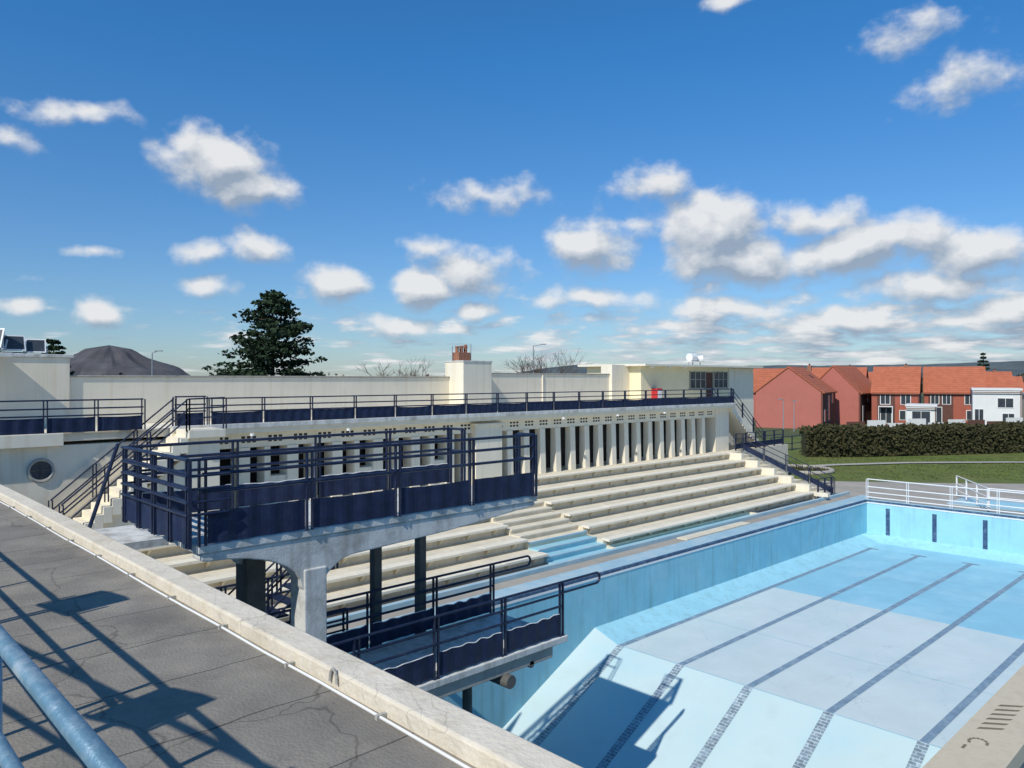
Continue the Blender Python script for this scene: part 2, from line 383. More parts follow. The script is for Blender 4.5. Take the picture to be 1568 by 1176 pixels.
b.box(-27.6,-27,23.6,33.4,zs1,H(-.24),'cream'); b.box(-27.65,-26.95,23.6,33.4,H(-.24),H(-.29),'conc')
b.box(-27.6,-26.8,33.4,35.0,zs1,H(-.80),'cream')
b.box(-33,-26.9,-14,6.5,zs1,H(-.66),'cream'); b.box(-33.1,-26.85,-14,6.6,H(-.66),H(-.76),'whiteconc')
b.box(-26.85,-25.4,-14,4.7,H(-.62),H(-.74),'whiteconc'); b.box(-26.9,-26.0,-14,2.6,zs1,H(-.62),'cream')
b.box(-33,-27.6,6.5,41,zs1-.5,zs1+.2,'conc')
b.tube((-26.97,28,H(1.45)),(-26.97,28,H(-.2)),.04,'cream',8)
b.make('upper_wall',bd,bevel=.015)
b=B()
b.box(-27.3,-26,21.9,23.6,zs1,H(-.76),'cream'); b.box(-27.33,-25.97,21.87,23.63,H(-.76),H(-.82),'whiteconc')
b.box(-27.0,-26.5,22.05,22.75,H(-.82),H(-1.2),'brick')
for i,y in enumerate((22.15,22.4,22.65)):
    b.tube((-26.75,y,H(-1.2)),(-26.75,y,H(-1.45-.06*i)),.085,'brick',10); b.tube((-26.75,y,H(-1.45)),(-26.75,y,H(-1.48)),.11,'brick',10)
b.tube((-26.6,22.85,H(-.82)),(-26.6,22.85,H(-1.6)),.02,'galv'); b.tube((-26.9,22.0,H(-.82)),(-26.9,22.0,H(-1.5)),.02,'galv')
b.make('chimney_stack',bd,bevel=.01)
b=B()
b.box(-30,-26.0,35.0,47.5,H(1.5),H(-.72),'yellow')
b.box(-30.4,-25.4,34.6,47.9,H(-.72),H(-.84),'cream')
b.box(-30,-25.9,41.4,47.5,H(4.34),H(1.5),'cream')
b.box(-26.0,-25.92,44.4,47.5,H(1.5),H(-.70),'cream')
for y0_,y1_ in ((39.9,41.6),(42.6,44.2)):
    b.box(-26.0,-25.96,y0_,y1_,H(.55),H(-.42),'glass')
    nn_=3
    for q in range(nn_+1):
        yy=y0_+(y1_-y0_)*q/nn_; b.box(-26.01,-25.93,yy-.03,yy+.03,H(.6),H(-.47),'conc')
    b.box(-25.958,-25.945,y0_,y1_,H(.06),H(.02),'conc')
b.box(-26,-25.95,41.75,42.45,H(1.5),H(-.4),'brown')
b.box(-26,-25.93,39.8,44.3,H(.66),H(.60),'conc')
for y in (35.6,37.2,38.8): b.box(-25.75,-25.55,y-.08,y+.08,H(-.70),H(-.62),'white')
b.make('control_cabin',bd,bevel=.012)
b=B(); b.box(-26.05,-25.6,36.0,36.5,H(1.3),H(.55),'red'); b.box(-25.6,-25.58,36.05,36.45,H(1.2),H(.65),'white'); b.make('fire_hose_cabinet',bevel=.03)
b=B()
b.tube((-27,41.8,H(-.84)),(-27,41.8,H(-1.2)),.04,'galv')
b.tube((-27,41.4,H(-1.36)),(-27,42.0,H(-1.36)),.25,'white',16); b.tube((-27.1,42.2,H(-1.3)),(-26.7,42.5,H(-1.3)),.15,'white',14,r2=.21)
b.box(-27.3,-26.7,41.3,42.7,H(-1.08),H(-1.12),'white')
for y in(41.35,42.65): b.tube((-27,y,H(-.84)),(-27,y,H(-1.1)),.03,'galv')
b.make('warning_siren',bevel=.01)
b=B()
railing(b,(-23.85,9.7,zs1),(-23.85,41.3,zs1),.88,(1.0,.74,.52),1.75,.022,panel=(.02,.44),gap=.05)
railing(b,(-23.85,8.6,zs1),(-23.85,9.55,zs1),.95,(1.0,.74,.52),.95,.022,panel=(.02,.45))
railing(b,(-23.85,3.9,zs1),(-23.85,7.7,zs1),.9,(1.0,.74,.52),1.3,.022,panel=(.0,.42),gap=.05)
b.make('roof_deck_railing',bd)
b=B(); ns=14; y0,y1=8.6,5.4; h0,h1=1.55,4.30
for i in range(ns):
    ya=y0-(y0-y1)*i/ns; yb=y0-(y0-y1)*(i+1)/ns; z=H(h0+(h1-h0)*(i+1)/ns)
    b.box(-23.95,-22.75,ya,yb,z-.45,z,'cream')
b.prism([(8.6,H(4.34)),(8.6,H(2.3)),(5.9,H(4.34))],'x',-23.9,-22.95,'cream')
b.box(-23.95,-22.7,8.6,9.7,H(1.76),H(1.52),'cream'); b.box(-23.9,-22.9,8.6,9.6,H(4.34),H(1.76),'cream')
b.make('staircase',bd,bevel=.012)
b=B()
for x in(-22.78,-23.9): railing(b,(x,8.6,H(1.55)),(x,5.3,H(4.3)),.95,(1.0,.68,.4),1.2,.022)
railing(b,(-22.78,9.7,H(1.52)),(-22.78,8.6,H(1.55)),.95,(1.0,.7,.4),1.1,.022)
b.make('staircase_railing',bd)
b=B(); ns=16
for i in range(ns):
    ya=41.4+4.0*i/ns; yb=41.4+4.0*(i+1)/ns; z=H(1.5+2.84*(i+1)/ns)
    b.box(-25.4,-24.0,ya,yb,z-.35,z,'cream')
b.make('end_staircase',bd)
b=B()
for x in(-24.05,-25.35): railing(b,(x,41.4,H(1.5)),(x,45.4,H(4.34)),.95,(1.0,.68,.4),1.2,.022)
b.make('end_staircase_railing',bd)
b=B(); c=Vector((-24.05,5.1,H(2.52)))
for i in range(28):
    a0=2*math.pi*i/28;a1=2*math.pi*(i+1)/28
    b.tube(c+Vector((.02,.3*math.cos(a0),.3*math.sin(a0))),c+Vector((.02,.3*math.cos(a1),.3*math.sin(a1))),.045,'conc',6)
b.tube(c+Vector((-.1,0,0)),c+Vector((.008,0,0)),.29,'glass',28)
b.box(-24.04,-24.025,5.09,5.11,H(2.80),H(2.24),'darkconc'); b.box(-24.04,-24.025,4.82,5.38,H(2.53),H(2.51),'darkconc')
b.make('porthole_window',bd)
b=B()
for y in (11,14.6,26,30,34): b.tube((-23.7,y,zs0-.02),(-23.7,y,zs0-.1),.07,'white',10)
b.make('bulkhead_lamps',bd)
def floodlight(x,y,z,yaw,s=1.0,post=.35):
    b=B(); m4=Matrix.Translation((x,y,z+post))@Matrix.Rotation(yaw,4,'Z')@Matrix.Rotation(math.radians(-20),4,'X')
    b.tube((x,y,z),(x,y,z+post),.03,'galv')
    def P(a,b_,c): return tuple(m4@Vector((a*s,b_*s,c*s)))
    f=[P(-.3,-.12,0),P(.3,-.12,0),P(.3,-.12,.5),P(-.3,-.12,.5)]; r=[P(-.15,.22,.12),P(.15,.22,.12),P(.15,.22,.38),P(-.15,.22,.38)]
    b.face(f,'white');b.face(r[::-1],'white')
    for i in range(4): b.face([f[i],f[(i+1)%4],r[(i+1)%4],r[i]],'white')
    b.face([P(-.26,-.125,.04),P(.26,-.125,.04),P(.26,-.125,.46),P(-.26,-.125,.46)],'glass')
    b.tube(P(-.34,0,.25),P(-.34,0,-.02),.02*s,'galv');b.tube(P(.34,0,.25),P(.34,0,-.02),.02*s,'galv');b.tube(P(-.34,0,-.02),P(.34,0,-.02),.02*s,'galv')
    return b.make('floodlight')
floodlight(-27.2,4.45,H(-.76),.9,1.25,.12); floodlight(-27.2,5.05,H(-.76),1.6,1.0,.06); floodlight(-27.3,5.65,H(-.76),1.4,.9,.02)
floodlight(-8.2,-.25,H(1.95),.2,1.0,1.75); floodlight(-5.05,-.6,H(1.95),.4,.9,1.75)  # this pair is added out of view to drop blob shadows on the roof

# ---------------------------------------------------------------- near roof
nb=empty('entrance_building')
b=B(); b.box(-34,10,-12,3.0,0,H(2.33),'felt'); b.make('flat_roof',nb)
b=B()
x=-34.0
random.seed(4)
while x<10:
    L_=random.uniform(2.6,4.2); b.box(x,x+L_-.006,3.0+random.uniform(-.004,.004),3.28,0,H(2.2)+random.uniform(-.004,.004),'parapet'); x+=L_
b.make('parapet',nb,bevel=.022)
b=B()
random.seed(6); px=-34.0; prev=None
while px<10:
    q=(px,2.94+random.uniform(-.012,.012),H(2.33)+.018)
    if prev: b.tube(prev,q,.011,'white',6)
    prev=q; px+=.9
x=-20
while x<8: b.box(x,x+.03,2.915,2.999,H(2.33),H(2.33)+.034,'conc'); x+=1.3
for i in range(8):
    a0=math.pi*i/8;a1=math.pi*(i+1)/8
    b.tube((-5.05+.05*math.cos(a0),2.98,H(2.28)+.10*math.sin(a0)),(-5.05+.05*math.cos(a1),2.98,H(2.28)+.10*math.sin(a1)),.012,'conc',6)
b.make('parapet_cable',nb)
b=B(); b.box(-34,10,-8,.42,H(2.33),H(1.95),'conc'); b.make('walkway',nb)
b=B()
b.tube((-16,.51,H(.85)),(3,.51,H(.85)),.027,'railblue',16); b.tube((-16,.51,H(1.2)),(3,.51,H(1.2)),.024,'railblue',16); b.tube((-16,.51,H(1.55)),(3,.51,H(1.55)),.024,'railblue',16)
x=-15.2
while x<3: 
    if not -1.2<x<.6: b.tube((x,.51,H(2.0)),(x,.51,H(.85)),.024,'railblue',12)
    x+=1.35
b.make('handrail',nb,smooth=True)
b=B()  # sloped rail added out of view to throw shadow lines over the felt
b.tube((-13,-.7,H(1.2)),(-3.4,-.7,H(-.35)),.03,'railblue',12); b.tube((-13,-.7,H(1.7)),(-3.4,-.7,H(.2)),.025,'railblue',12)
for i in range(7):
    x=-12.5+i*1.5; z=1.12-(x+13)*(1.55/9.6); b.tube((x,-.7,H(1.95)),(x,-.7,H(z)),.025,'railblue',12)
b.make('unseen_shadow_rail',nb)
b=B()
b.box(-3.48,-2.72,7,21,H(5.35),H(5.1),'sand')
zt=H(5.1)+.004
for i in range(6):
    y=12.55+i*.22; b.face([(-3.32,y,zt),(-3.05,y+.22,zt),(-3.03,y+.30,zt),(-3.30,y+.10,zt)],'mark')
for i in range(9):
    a=i/9*4.2; b.box(-3.18+.11*math.cos(a)-.02,-3.18+.11*math.cos(a)+.02,12.1+.13*math.sin(a)-.025,12.1+.13*math.sin(a)+.025,H(5.1),zt,'mark')
b.box(-3.30,-3.26,11.75,11.9,H(5.1),zt,'mark')
b.box(-3.3,-2.9,7.5,20,H(6.4),H(5.35),'conc')
b.make('starting_platform',bevel=.02)

# ---------------------------------------------------------------- diving tower
dt=empty('diving_platform_tower')
X0,X1=-13.1,-10.5
b=B()
b.box(X0,X1,4.1,10.75,H(2.42),H(2.3),'whiteconc')
def beam(x0,x1):
    top=H(2.42)-.001
    poly=[(4.15,top),(4.15,top-.10)]
    for i in range(9):
        t=i/8; poly.append((4.25+1.42*math.sin(t*math.pi/2), top-.12-.62*(1-math.cos(t*math.pi/2))))
    poly+= [(5.7,top-.8),(6.07,top-.8)]
    for i in range(7):
        t=i/6; poly.append((6.1+.5*t, top-.62+.24*(1-(1-t)**2)))
    poly+=[(8.5,top-.28),(10.7,top-.08),(10.7,top)]
    b.prism(poly,'x',x0,x1,'whiteconc')
beam(-10.85,-10.52); beam(-13.05,-12.75)
b.box(-12.75,-10.85,5.72,6.05,H(2.9),H(2.421),'whiteconc'); b.box(-12.75,-10.85,8.3,8.55,H(2.75),H(2.421),'whiteconc')
b.box(-10.95,-10.49,5.70,6.08,H(10.8),H(2.9),'whiteconc')
b.make('upper_platform',dt,bevel=.02)
b=B()
b.box(-13.05,-12.6,5.75,6.1,H(6.45),H(2.9),'darkconc')
for y in(8.5,9.6): b.box(-12.88,-12.70,y-.09,y+.09,H(10.8),H(2.7),'darkconc')
b.tube((-11.4,9.7,H(10.8)),(-11.4,9.7,H(5.4)),.10,'darkconc',12)
b.make('support_columns',dt,bevel=.015)
b=B()
b.box(-12.65,-10.45,4.4,11.6,H(5.38),H(5.25),'whiteconc'); b.box(-10.75,-10.5,4.4,11.2,H(5.62),H(5.381),'conc'); b.box(-12.6,-12.35,4.4,11.2,H(5.62),H(5.381),'conc')
b.box(-12.35,-10.75,9.6,9.85,H(5.6),H(5.381),'conc')
b.tube((-10.9,9.9,H(5.72)),(-10.35,9.9,H(5.72)),.13,'darkconc',14); b.tube((-10.9,10.6,H(5.6)),(-10.5,10.6,H(5.6)),.08,'darkconc',12)
b.make('lower_platform',dt,bevel=.015)
b=B()
up=H(2.3)
railing(b,(X1+.02,4.15,up),(X1+.02,10.65,up),1.2,(1.0,.82,.62),1.62,.026,panel=(.02,.47))
railing(b,(X0-.02,4.15,up),(X0-.02,10.65,up),1.2,(1.0,.82,.62),1.62,.026,panel=(.02,.42),wave=True,amp=.01)
railing(b,(X0,3.95,up),(X1+.05,3.95,up),1.2,(1.0,.84,.68,.52),.65,.026,panel=(.04,.50))
for z in (.45,.62,.80,.98,1.2):
    b.pipe([(X0-.05,4.4,up+z),(X0-.05,3.92,up+z),(X1+.08,3.92,up+z),(X1+.08,4.5,up+z)],.02,'navy')
railing(b,(X1+.02,10.65,up),(X1-.45,10.65,up),1.2,(1.0,.6),.45,.026)
railing(b,(X0-.02,10.65,up),(X0+.45,10.65,up),1.2,(1.0,.6),.45,.026)
b.make('upper_platform_railing',dt)
b=B(); lo=H(5.25)
for x in(-12.6,-10.5):
    railing(b,(x,5.0,lo),(x,11.45,lo),1.1,(1.0,.78,.56),1.45,.026,panel=(.04,.46),wave=True)
    zt=lo+1.1; pts=[(x,11.4,zt),(x,12.55,zt)]
    for i in range(1,9):
        a=math.pi/2-math.pi*i/8; pts.append((x,12.55+.11*math.cos(a),zt-.11+.11*math.sin(a)))
    pts+=[(x,11.45,zt-.22)]
    b.pipe(pts,.026,'navy')
b.make('lower_platform_railing',dt)
b=B()
b.box(-13.0,-11.6,3.28,4.1,H(2.45),H(2.34),'whiteconc')
b.make('gangway',dt)
b=B()
for i in range(12):
    y=8.4-.26*i; z=H(4.0+.19*i); b.box(-15.1,-14.2,y-.24,y,z-.03,z,'navy')
for x in(-15.15,-14.15):
    railing(b,(x,8.4,H(4.0)),(x,5.3,H(6.3)),1.0,(1.0,.75,.5,.25),.8,.022)
railing(b,(-15.1,3.4,H(5.25)),(-15.1,8.4,H(5.25)),1.05,(1.0,.66,.33),1.0,.024)
railing(b,(-13.6,6.3,H(5.9)),(-13.6,8.3,H(5.9)),1.2,(1.0,.82,.64,.46,.28,.1),.5,.022)
railing(b,(-13.6,6.3,H(5.9)),(-14.6,6.3,H(5.9)),1.2,(1.0,.82,.64,.46,.28,.1),.5,.022)
b.make('access_stair',dt)
b=B(); b.box(-16.2,-10.4,3.3,8.0,H(6.45),H(6.35),'deck'); b.make('diving_area_terrace')
b=B(); b.pipe([(-15.0,4.4,H(1.2)),(-14.7,3.6,H(3.4))],.035,'navy'); b.tube((-13.6,4.1,H(3.05)),(-12.9,4.3,H(3.05)),.13,'navy',14); b.make('drain_pipe')

# ---------------------------------------------------------------- vegetation
def leafy(b,c,rad,n,size,k,flat=.6):
    for _ in range(n):
        while True:
            p=Vector((random.uniform(-1,1),random.uniform(-1,1),random.uniform(-1,1)))
            if p.length<1: break
        p=Vector((p.x*rad,p.y*rad,p.z*rad*flat))+c
        a=Vector((random.gauss(0,1),random.gauss(0,1),random.gauss(0,.5))).normalized()*size*random.uniform(.6,1.3)
        w=a.orthogonal().normalized(); w=(Matrix.Rotation(random.random()*6.28,3,a)@w)*size*random.uniform(.25,.5)
        b.face([p-a*.5,p+w,p+a*.6,p-w],k)
def conifer(x,y,height,rad,seed,name='pine_tree',lv=26,nb_=9,leaf=.30,clump=14,pw=.62):
    random.seed(seed); e=empty(name)
    b=B(); b.tube((x,y,0),(x+.1,y,height*.97),.28,'bark',10,r2=.03)
    f=B()
    for i in range(lv):
        t=i/(lv-1); z=height*(.16+.80*t)
        R=rad*min(1,(1-t)**pw*1.12+.05)*random.uniform(.85,1.05)
        for j in range(nb_ if t<.85 else 6):
            a=random.random()*6.28; L=R*random.uniform(.6,1.15)
            tip=Vector((x+L*math.cos(a),y+L*math.sin(a),z+L*random.uniform(-.08,.16)))
            b.tube((x,y,z-.1),tip,.045,'bark',4,r2=.01,cap=False)
            for q in range(5):
                s=.35+.68*q/4
                c=Vector((x,y,z))*(1-s)+tip*s+Vector((random.gauss(0,.12),random.gauss(0,.12),random.gauss(0,.06)))
                leafy(f,c,(.42*rad/3.4+.10)*(1.15-.45*s),clump,leaf,'pine',.38)
    b.make('trunk_and_limbs',e,fixn=False); f.make('foliage',e,fixn=False)
x,y=loc(-14.2,45); conifer(x,y,11.8,4.3,3,clump=16,leaf=.24,pw=.60,lv=22,nb_=10)
x,y=loc(-38,63); conifer(x,y,9.9,2.1,5,lv=16,nb_=7,clump=9)
x,y=loc(124,200); conifer(x,y,13.5,2.2,9,lv=12,nb_=6,clump=8,leaf=.6)
def bare(name,x,y,hgt,seed,spread=.5):
    random.seed(seed); b=B()
    def rec(p,d,L,r,n):
        q=p+d*L; b.tube(p,q,r,'twig',4,r2=r*.65,cap=False)
        if n==0: return
        for _ in range(3):
            nd=(d+Vector((random.gauss(0,spread),random.gauss(0,spread),random.gauss(.1,.25)))).normalized()
            rec(q,nd,L*random.uniform(.6,.85),r*.6,n-1)
    rec(Vector((x,y,0)),Vector((0,0,1)),hgt*.33,.12,5); b.make(name,fixn=False)
for i,(r,d,h) in enumerate([(-14.2,80,8.6),(-12.6,84,8.2),(.9,75,9.0),(2.6,78,9.4),(4.6,80,8.6),(-11.0,86,8.4),(58,150,9.3),(67,160,9.2)]):
    x,y=loc(r,d); bare('bare_tree',x,y,h,20+i)
random.seed(11)
e=empty('hedge'); f=B(); core=B()
hp=[loc(24.2,63.5),loc(27,63.2),loc(34,64.5),loc(46,67.5),loc(62,72),loc(85,80)]
for (xa,ya),(xb,yb) in zip(hp[:-1],hp[1:]):
    a=Vector((xa,ya,0));c=Vector((xb,yb,0)); L=(c-a).length; d=(c-a)/L; nr=Vector((-d.y,d.x,0))
    m4=Matrix.Translation(a)@Matrix.Rotation(math.atan2(d.y,d.x),4,'Z')
    core.box(0.2,L,-.8,.8,0,2.2,'hedge',m4)
    n=int(L*330)
    for _ in range(n):
        s=random.random()*L; 
        top=2.4+.10*math.sin((xa+s)*.9)+.07*math.sin((xa+s)*2.7)
        if random.random()<.35: off=random.uniform(-1,1); z=top+random.gauss(0,.09)-.25*off*off
        else: off=(-1.0+random.gauss(0,.10))*random.choice((1,1,-1)); z=random.uniform(.05,top)
        p=a+d*s+nr*off+Vector((0,0,z))
        u_=Vector((random.gauss(0,1),random.gauss(0,1),random.gauss(0,1))).normalized()*random.uniform(.1,.2); w=u_.orthogonal().normalized()*random.uniform(.06,.12)
        f.face([p-u_,p+w,p+u_,p-w],'hedge')
core.make('inner_growth',e); f.make('leaves',e,fixn=False)
random.seed(5); f=B()
for i in range(150):
    r=random.uniform(30,330); d=random.uniform(260,330); x,y=loc(r,d); hh=random.uniform(5,9.2)
    leafy(f,Vector((x,y,hh*.6)),hh*.55,45,1.5,'twig' if random.random()<.5 else 'hedge',.75)
for i in range(60):
    r=random.uniform(-170,40); d=random.uniform(240,330); x,y=loc(r,d); hh=random.uniform(4,8.5)
    leafy(f,Vector((x,y,hh*.6)),hh*.55,45,1.4,'twig',.75)
f.make('distant_trees',fixn=False)
b=B(); n=200
def ridge(b,D,base,amp,a0,a1,k,sc,ph):
    prev=None
    for i in range(n+1):
        a=a0+(a1-a0)*i/n
        r=D*math.sin(a);d=D*math.cos(a)
        fac=min(1,max(0,(a+.10)/.22)); fac=fac*fac*(3-2*fac)*.92+.08
        h=(base+amp*noise.fractal(Vector((a*sc,ph,0)),1,2,5))*fac
        P0=(*loc(r,d),-1); P1=(*loc(r*1.12,d*1.12),h); P2=(*loc(r*1.5,d*1.5),h*.8)
        if prev: b.face([prev[0],P0,P1,prev[1]],k); b.face([prev[1],P1,P2,prev[2]],k)
        prev=(P0,P1,P2)
ridge(b,1900,42,12,-1.1,1.2,'hill',6,0); ridge(b,1200,22,9,-1.1,1.2,'hill',9,3)
b.make('distant_hills',fixn=False)
b=B(); cx,cy=loc(-318,600)
NS,NR=72,16
def R(i,j):
    a=2*math.pi*(i%NS)/NS; t=j/NR
    rr=(14+54*(1-t))*(1+.22*noise.noise(Vector((math.cos(a)*2,math.sin(a)*2,t*2)))+.05*noise.noise(Vector((math.cos(a)*9,math.sin(a)*9,t*3))))
    return (cx+rr*math.cos(a)*1.25,cy+rr*math.sin(a)*1.1,29.5*t+1.6*noise.noise(Vector((math.cos(a)*4,math.sin(a)*4,t*4))))
for i in range(NS):
    for j in range(NR): b.face([R(i,j),R(i+1,j),R(i+1,j+1),R(i,j+1)],'slate')
    b.face([R(i,NR),R(i+1,NR),(cx,cy,33.0)],'slate')
b.make('slag_heap_hill',fixn=False)

# ---------------------------------------------------------------- houses
def house(name,r,d,yaw,w,dep,eave,ridge_,axis,wall,side,wins,roof='orange',flue=0):
    e=empty(name); x,y=loc(r,d)
    ang=math.atan2(S,C)+math.radians(yaw)
    m4=Matrix.Translation((x,y,0))@Matrix.Rotation(ang,4,'Z')
    def T(p): return tuple(m4@Vector(p))
    hw=w/2; b=B(); o=.25
    b.face([T((-hw,0,0)),T((hw,0,0)),T((hw,0,eave)),T((-hw,0,eave))],wall); b.face([T((-hw,dep,0)),T((-hw,dep,eave)),T((hw,dep,eave)),T((hw,dep,0))],wall)
    b.face([T((hw,0,0)),T((hw,dep,0)),T((hw,dep,eave)),T((hw,0,eave))],side); b.face([T((-hw,0,0)),T((-hw,0,eave)),T((-hw,dep,eave)),T((-hw,dep,0))],wall)
    rf=B(); t=.18
    if ridge_>eave:
        if axis=='y':
            b.face([T((-hw,0,eave)),T((hw,0,eave)),T((0,0,ridge_))],wall); b.face([T((hw,dep,eave)),T((-hw,dep,eave)),T((0,dep,ridge_))],wall)
            for s in(-1,1):
                q=[(s*(hw+o),-.12,eave-o*(ridge_-eave)/hw),(0,-.12,ridge_),(0,dep+.12,ridge_),(s*(hw+o),dep+.12,eave-o*(ridge_-eave)/hw)]
                top=[T((a,c,z+t)) for a,c,z in q]; bot=[T((a,c,z+.01)) for a,c,z in q]
                rf.face(top,roof); rf.face(bot[::-1],roof)
                for i in range(4): rf.face([bot[i],bot[(i+1)%4],top[(i+1)%4],top[i]],roof)
        else:
            b.face([T((hw,0,eave)),T((hw,dep,eave)),T((hw,dep/2,ridge_))],side); b.face([T((-hw,dep,eave)),T((-hw,0,eave)),T((-hw,dep/2,ridge_))],wall)
            sl=(ridge_-eave)/(dep/2)
            for s in(0,1):
                y0=-o if s==0 else dep+o
                q=[(-hw-.12,y0,eave-o*sl),(hw+.12,y0,eave-o*sl),(hw+.12,dep/2,ridge_),(-hw-.12,dep/2,ridge_)]
                top=[T((a,c,z+t)) for a,c,z in q]; bot=[T((a,c,z+.01)) for a,c,z in q]
                rf.face(top,roof); rf.face(bot[::-1],roof)
                for i in range(4): rf.face([bot[i],bot[(i+1)%4],top[(i+1)%4],top[i]],roof)
    else:
        rf.box(-hw-.1,hw+.1,-.1,dep+.1,eave,eave+.25,roof,m4)
    b.make('walls',e); rf.make('roof',e)
    g=B()
    for (f,cx_,z0,ww,hh) in wins:
        if f=='p':   # projecting coloured bay panel: centre, z0, width, height
            g.box(cx_-ww/2,cx_+ww/2,-.035,-.003,z0,z0+hh,'brown',m4)
        elif f=='c': # porch canopy
            g.box(cx_-ww/2,cx_+ww/2,-1.0,-.09,z0,z0+hh,'whitewall',m4); g.box(cx_-ww/2,cx_-ww/2+.1,-1.0,-.9,0,z0,'whitewall',m4); g.box(cx_+ww/2-.1,cx_+ww/2,-1.0,-.9,0,z0,'whitewall',m4)
        elif f=='f':
            g.box(cx_-ww/2-.09,cx_+ww/2+.09,-.05,-.003 if True else 0,z0-.09,z0+hh+.09,'whitewall',m4); g.box(cx_-ww/2,cx_+ww/2,-.07,-.052,z0,z0+hh,'glass',m4)
            g.box(cx_-.03,cx_+.03,-.08,-.072,z0,z0+hh,'whitewall',m4)
        else:
            g.box(hw+.003,hw+.05,cx_-ww/2-.06,cx_+ww/2+.06,z0-.06,z0+hh+.06,'whitewall',m4); g.box(hw+.052,hw+.07,cx_-ww/2,cx_+ww/2,z0,z0+hh,'glass',m4)
    g.box(hw-.15,hw-.05,-.12,-.02,0,eave,'brown',m4); g.box(-hw,hw,-.30,-.20,eave-.30,eave-.20,'brown',m4) if axis=='x' else None
    if flue: g.tube(T((hw*.4,dep*.5,ridge_-.3)),T((hw*.4,dep*.5,ridge_+.6)),.12,'brown'); g.box(hw*.4-.25,hw*.4+.25,dep*.5-.25,dep*.5+.25,ridge_-.4,ridge_+.35,'brick',m4)
    g.make('windows_and_doors',e)
    return e
house('salmon_house',36.0,99,-31,8.3,11,4.7,7.9,'y','salmon','brown',[('s',1.8,1.0,1.1,1.4),('s',5,1.0,1.1,3.2),('s',8,3.2,1,1.3)],flue=1)
house('terraced_house',38.5,116,-14,8,9,4.6,7.9,'x','salmon','salmon',[])
house('terraced_house',45.6,108,-38,7.2,12,4.5,8.2,'y','salmon','brown',[('s',2,.4,1.1,2.2),('s',4.6,3.2,1.1,1.2),('s',8,.9,1.2,1.3)])
house('terraced_house',52.4,104,-30,5.8,9,4.6,8.0,'x','redbrick','brown',[('p',-1.1,.1,2.2,4.4),('f',-1.2,3.0,1.1,1.3),('f',1.3,3.0,1.1,1.3),('f',-1.1,.4,1.3,2.1),('f',1.3,.9,1.4,1.2),('s',4,3,1,1.2),('c',-1.1,2.6,1.8,.12)],flue=1)
house('terraced_house',60.6,104,-28,7.4,9,4.6,8.0,'x','redbrick','brown',[('p',-1.7,.1,3.0,4.4),('f',-2.4,3.0,.9,1.3),('f',-1.0,3.0,.9,1.3),('f',1.7,3.0,1.0,1.3),('f',-2.3,.4,1.4,2.1),('f',2.2,.9,1.6,1.2)])
house('terraced_house',50.2,118,-30,8.0,9,4.6,8.1,'x','redbrick','redbrick',[],flue=1)
house('terraced_house',58.8,121,-30,7.0,9,4.6,7.4,'x','redbrick','redbrick',[])
house('white_house',60.6,95,-30,5.2,8,5.0,5.0,'x','whitewall','whitewall',[('f',-1.9,.5,.9,2.1),('f',.9,2.9,1.6,1.1),('f',1.2,.9,1.2,1.2)],roof='whitewall')
house('terraced_house',71.5,114,-24,7.0,9,4.4,7.4,'x','salmon','brown',[('f',-2,2.9,1,1.3),('f',1.5,2.9,1,1.3),('f',0,.5,1.3,2)],flue=1)
house('terraced_house',67.0,103,-24,4.5,7,4.0,6.6,'x','redbrick','brown',[('f',-1,.6,1,2),('f',1,.9,1,1.2),('f',0,2.6,1,.9)])
house('white_house',66.2,94,-24,3.2,6,4.4,4.4,'x','whitewall','brown',[('f',0,.5,1,2),('f',0,2.9,1.2,.9)],roof='whitewall')
house('garage',52.2,97,-30,3.4,5,2.9,2.9,'x','whitewall','whitewall',[('f',0,.2,2.0,2.1)],roof='whitewall')
house('terraced_house',100,118,-20,9,9,4.4,7.4,'x','redbrick','redbrick',[('f',-2,2.9,1,1.3)])
b=B(); a=loc(37,84);c=loc(66,90); ang=math.atan2(c[1]-a[1],c[0]-a[0]); L_=math.hypot(c[0]-a[0],c[1]-a[1])
m4=Matrix.Translation((*a,0))@Matrix.Rotation(ang,4,'Z')
x=0
while x<L_-2: b.box(x,x+2.2,-.08,.08,0,1.7+.25*math.sin(x),'whitewall' if int(x)%3 else 'brown',m4); x+=2.6
b.make('garden_wall')
def lamp(r,d,h,arm=.9,s=1):
    x,y=loc(r,d); b=B(); b.tube((x,y,0),(x,y,h),.07,'galv',8,r2=.045)
    ax,ay=C*s*arm,S*s*arm; b.tube((x,y,h),(x+ax,y+ay,h+.15),.035,'galv'); b.box(-.28,.28,-.09,.09,h+.10,h+.2,'galv',Matrix.Translation((x+ax,y+ay,0))@Matrix.Rotation(math.atan2(S,C),4,'Z'))
    b.make('street_lamp')
lamp(-28.4,60,8.5,.5); lamp(2.1,75,9.7,1.0); lamp(34.5,93,3.6,.1); lamp(60.3,89,5.2,.2); lamp(33.2,93,3.8,-.4)
b=B(); a=loc(22.5,66);c=loc(36,78); railing(b,(*a,0),(*c,0),1.3,(1,.5,.1),1.8,.03,k='navy'); b.make('boundary_fence')

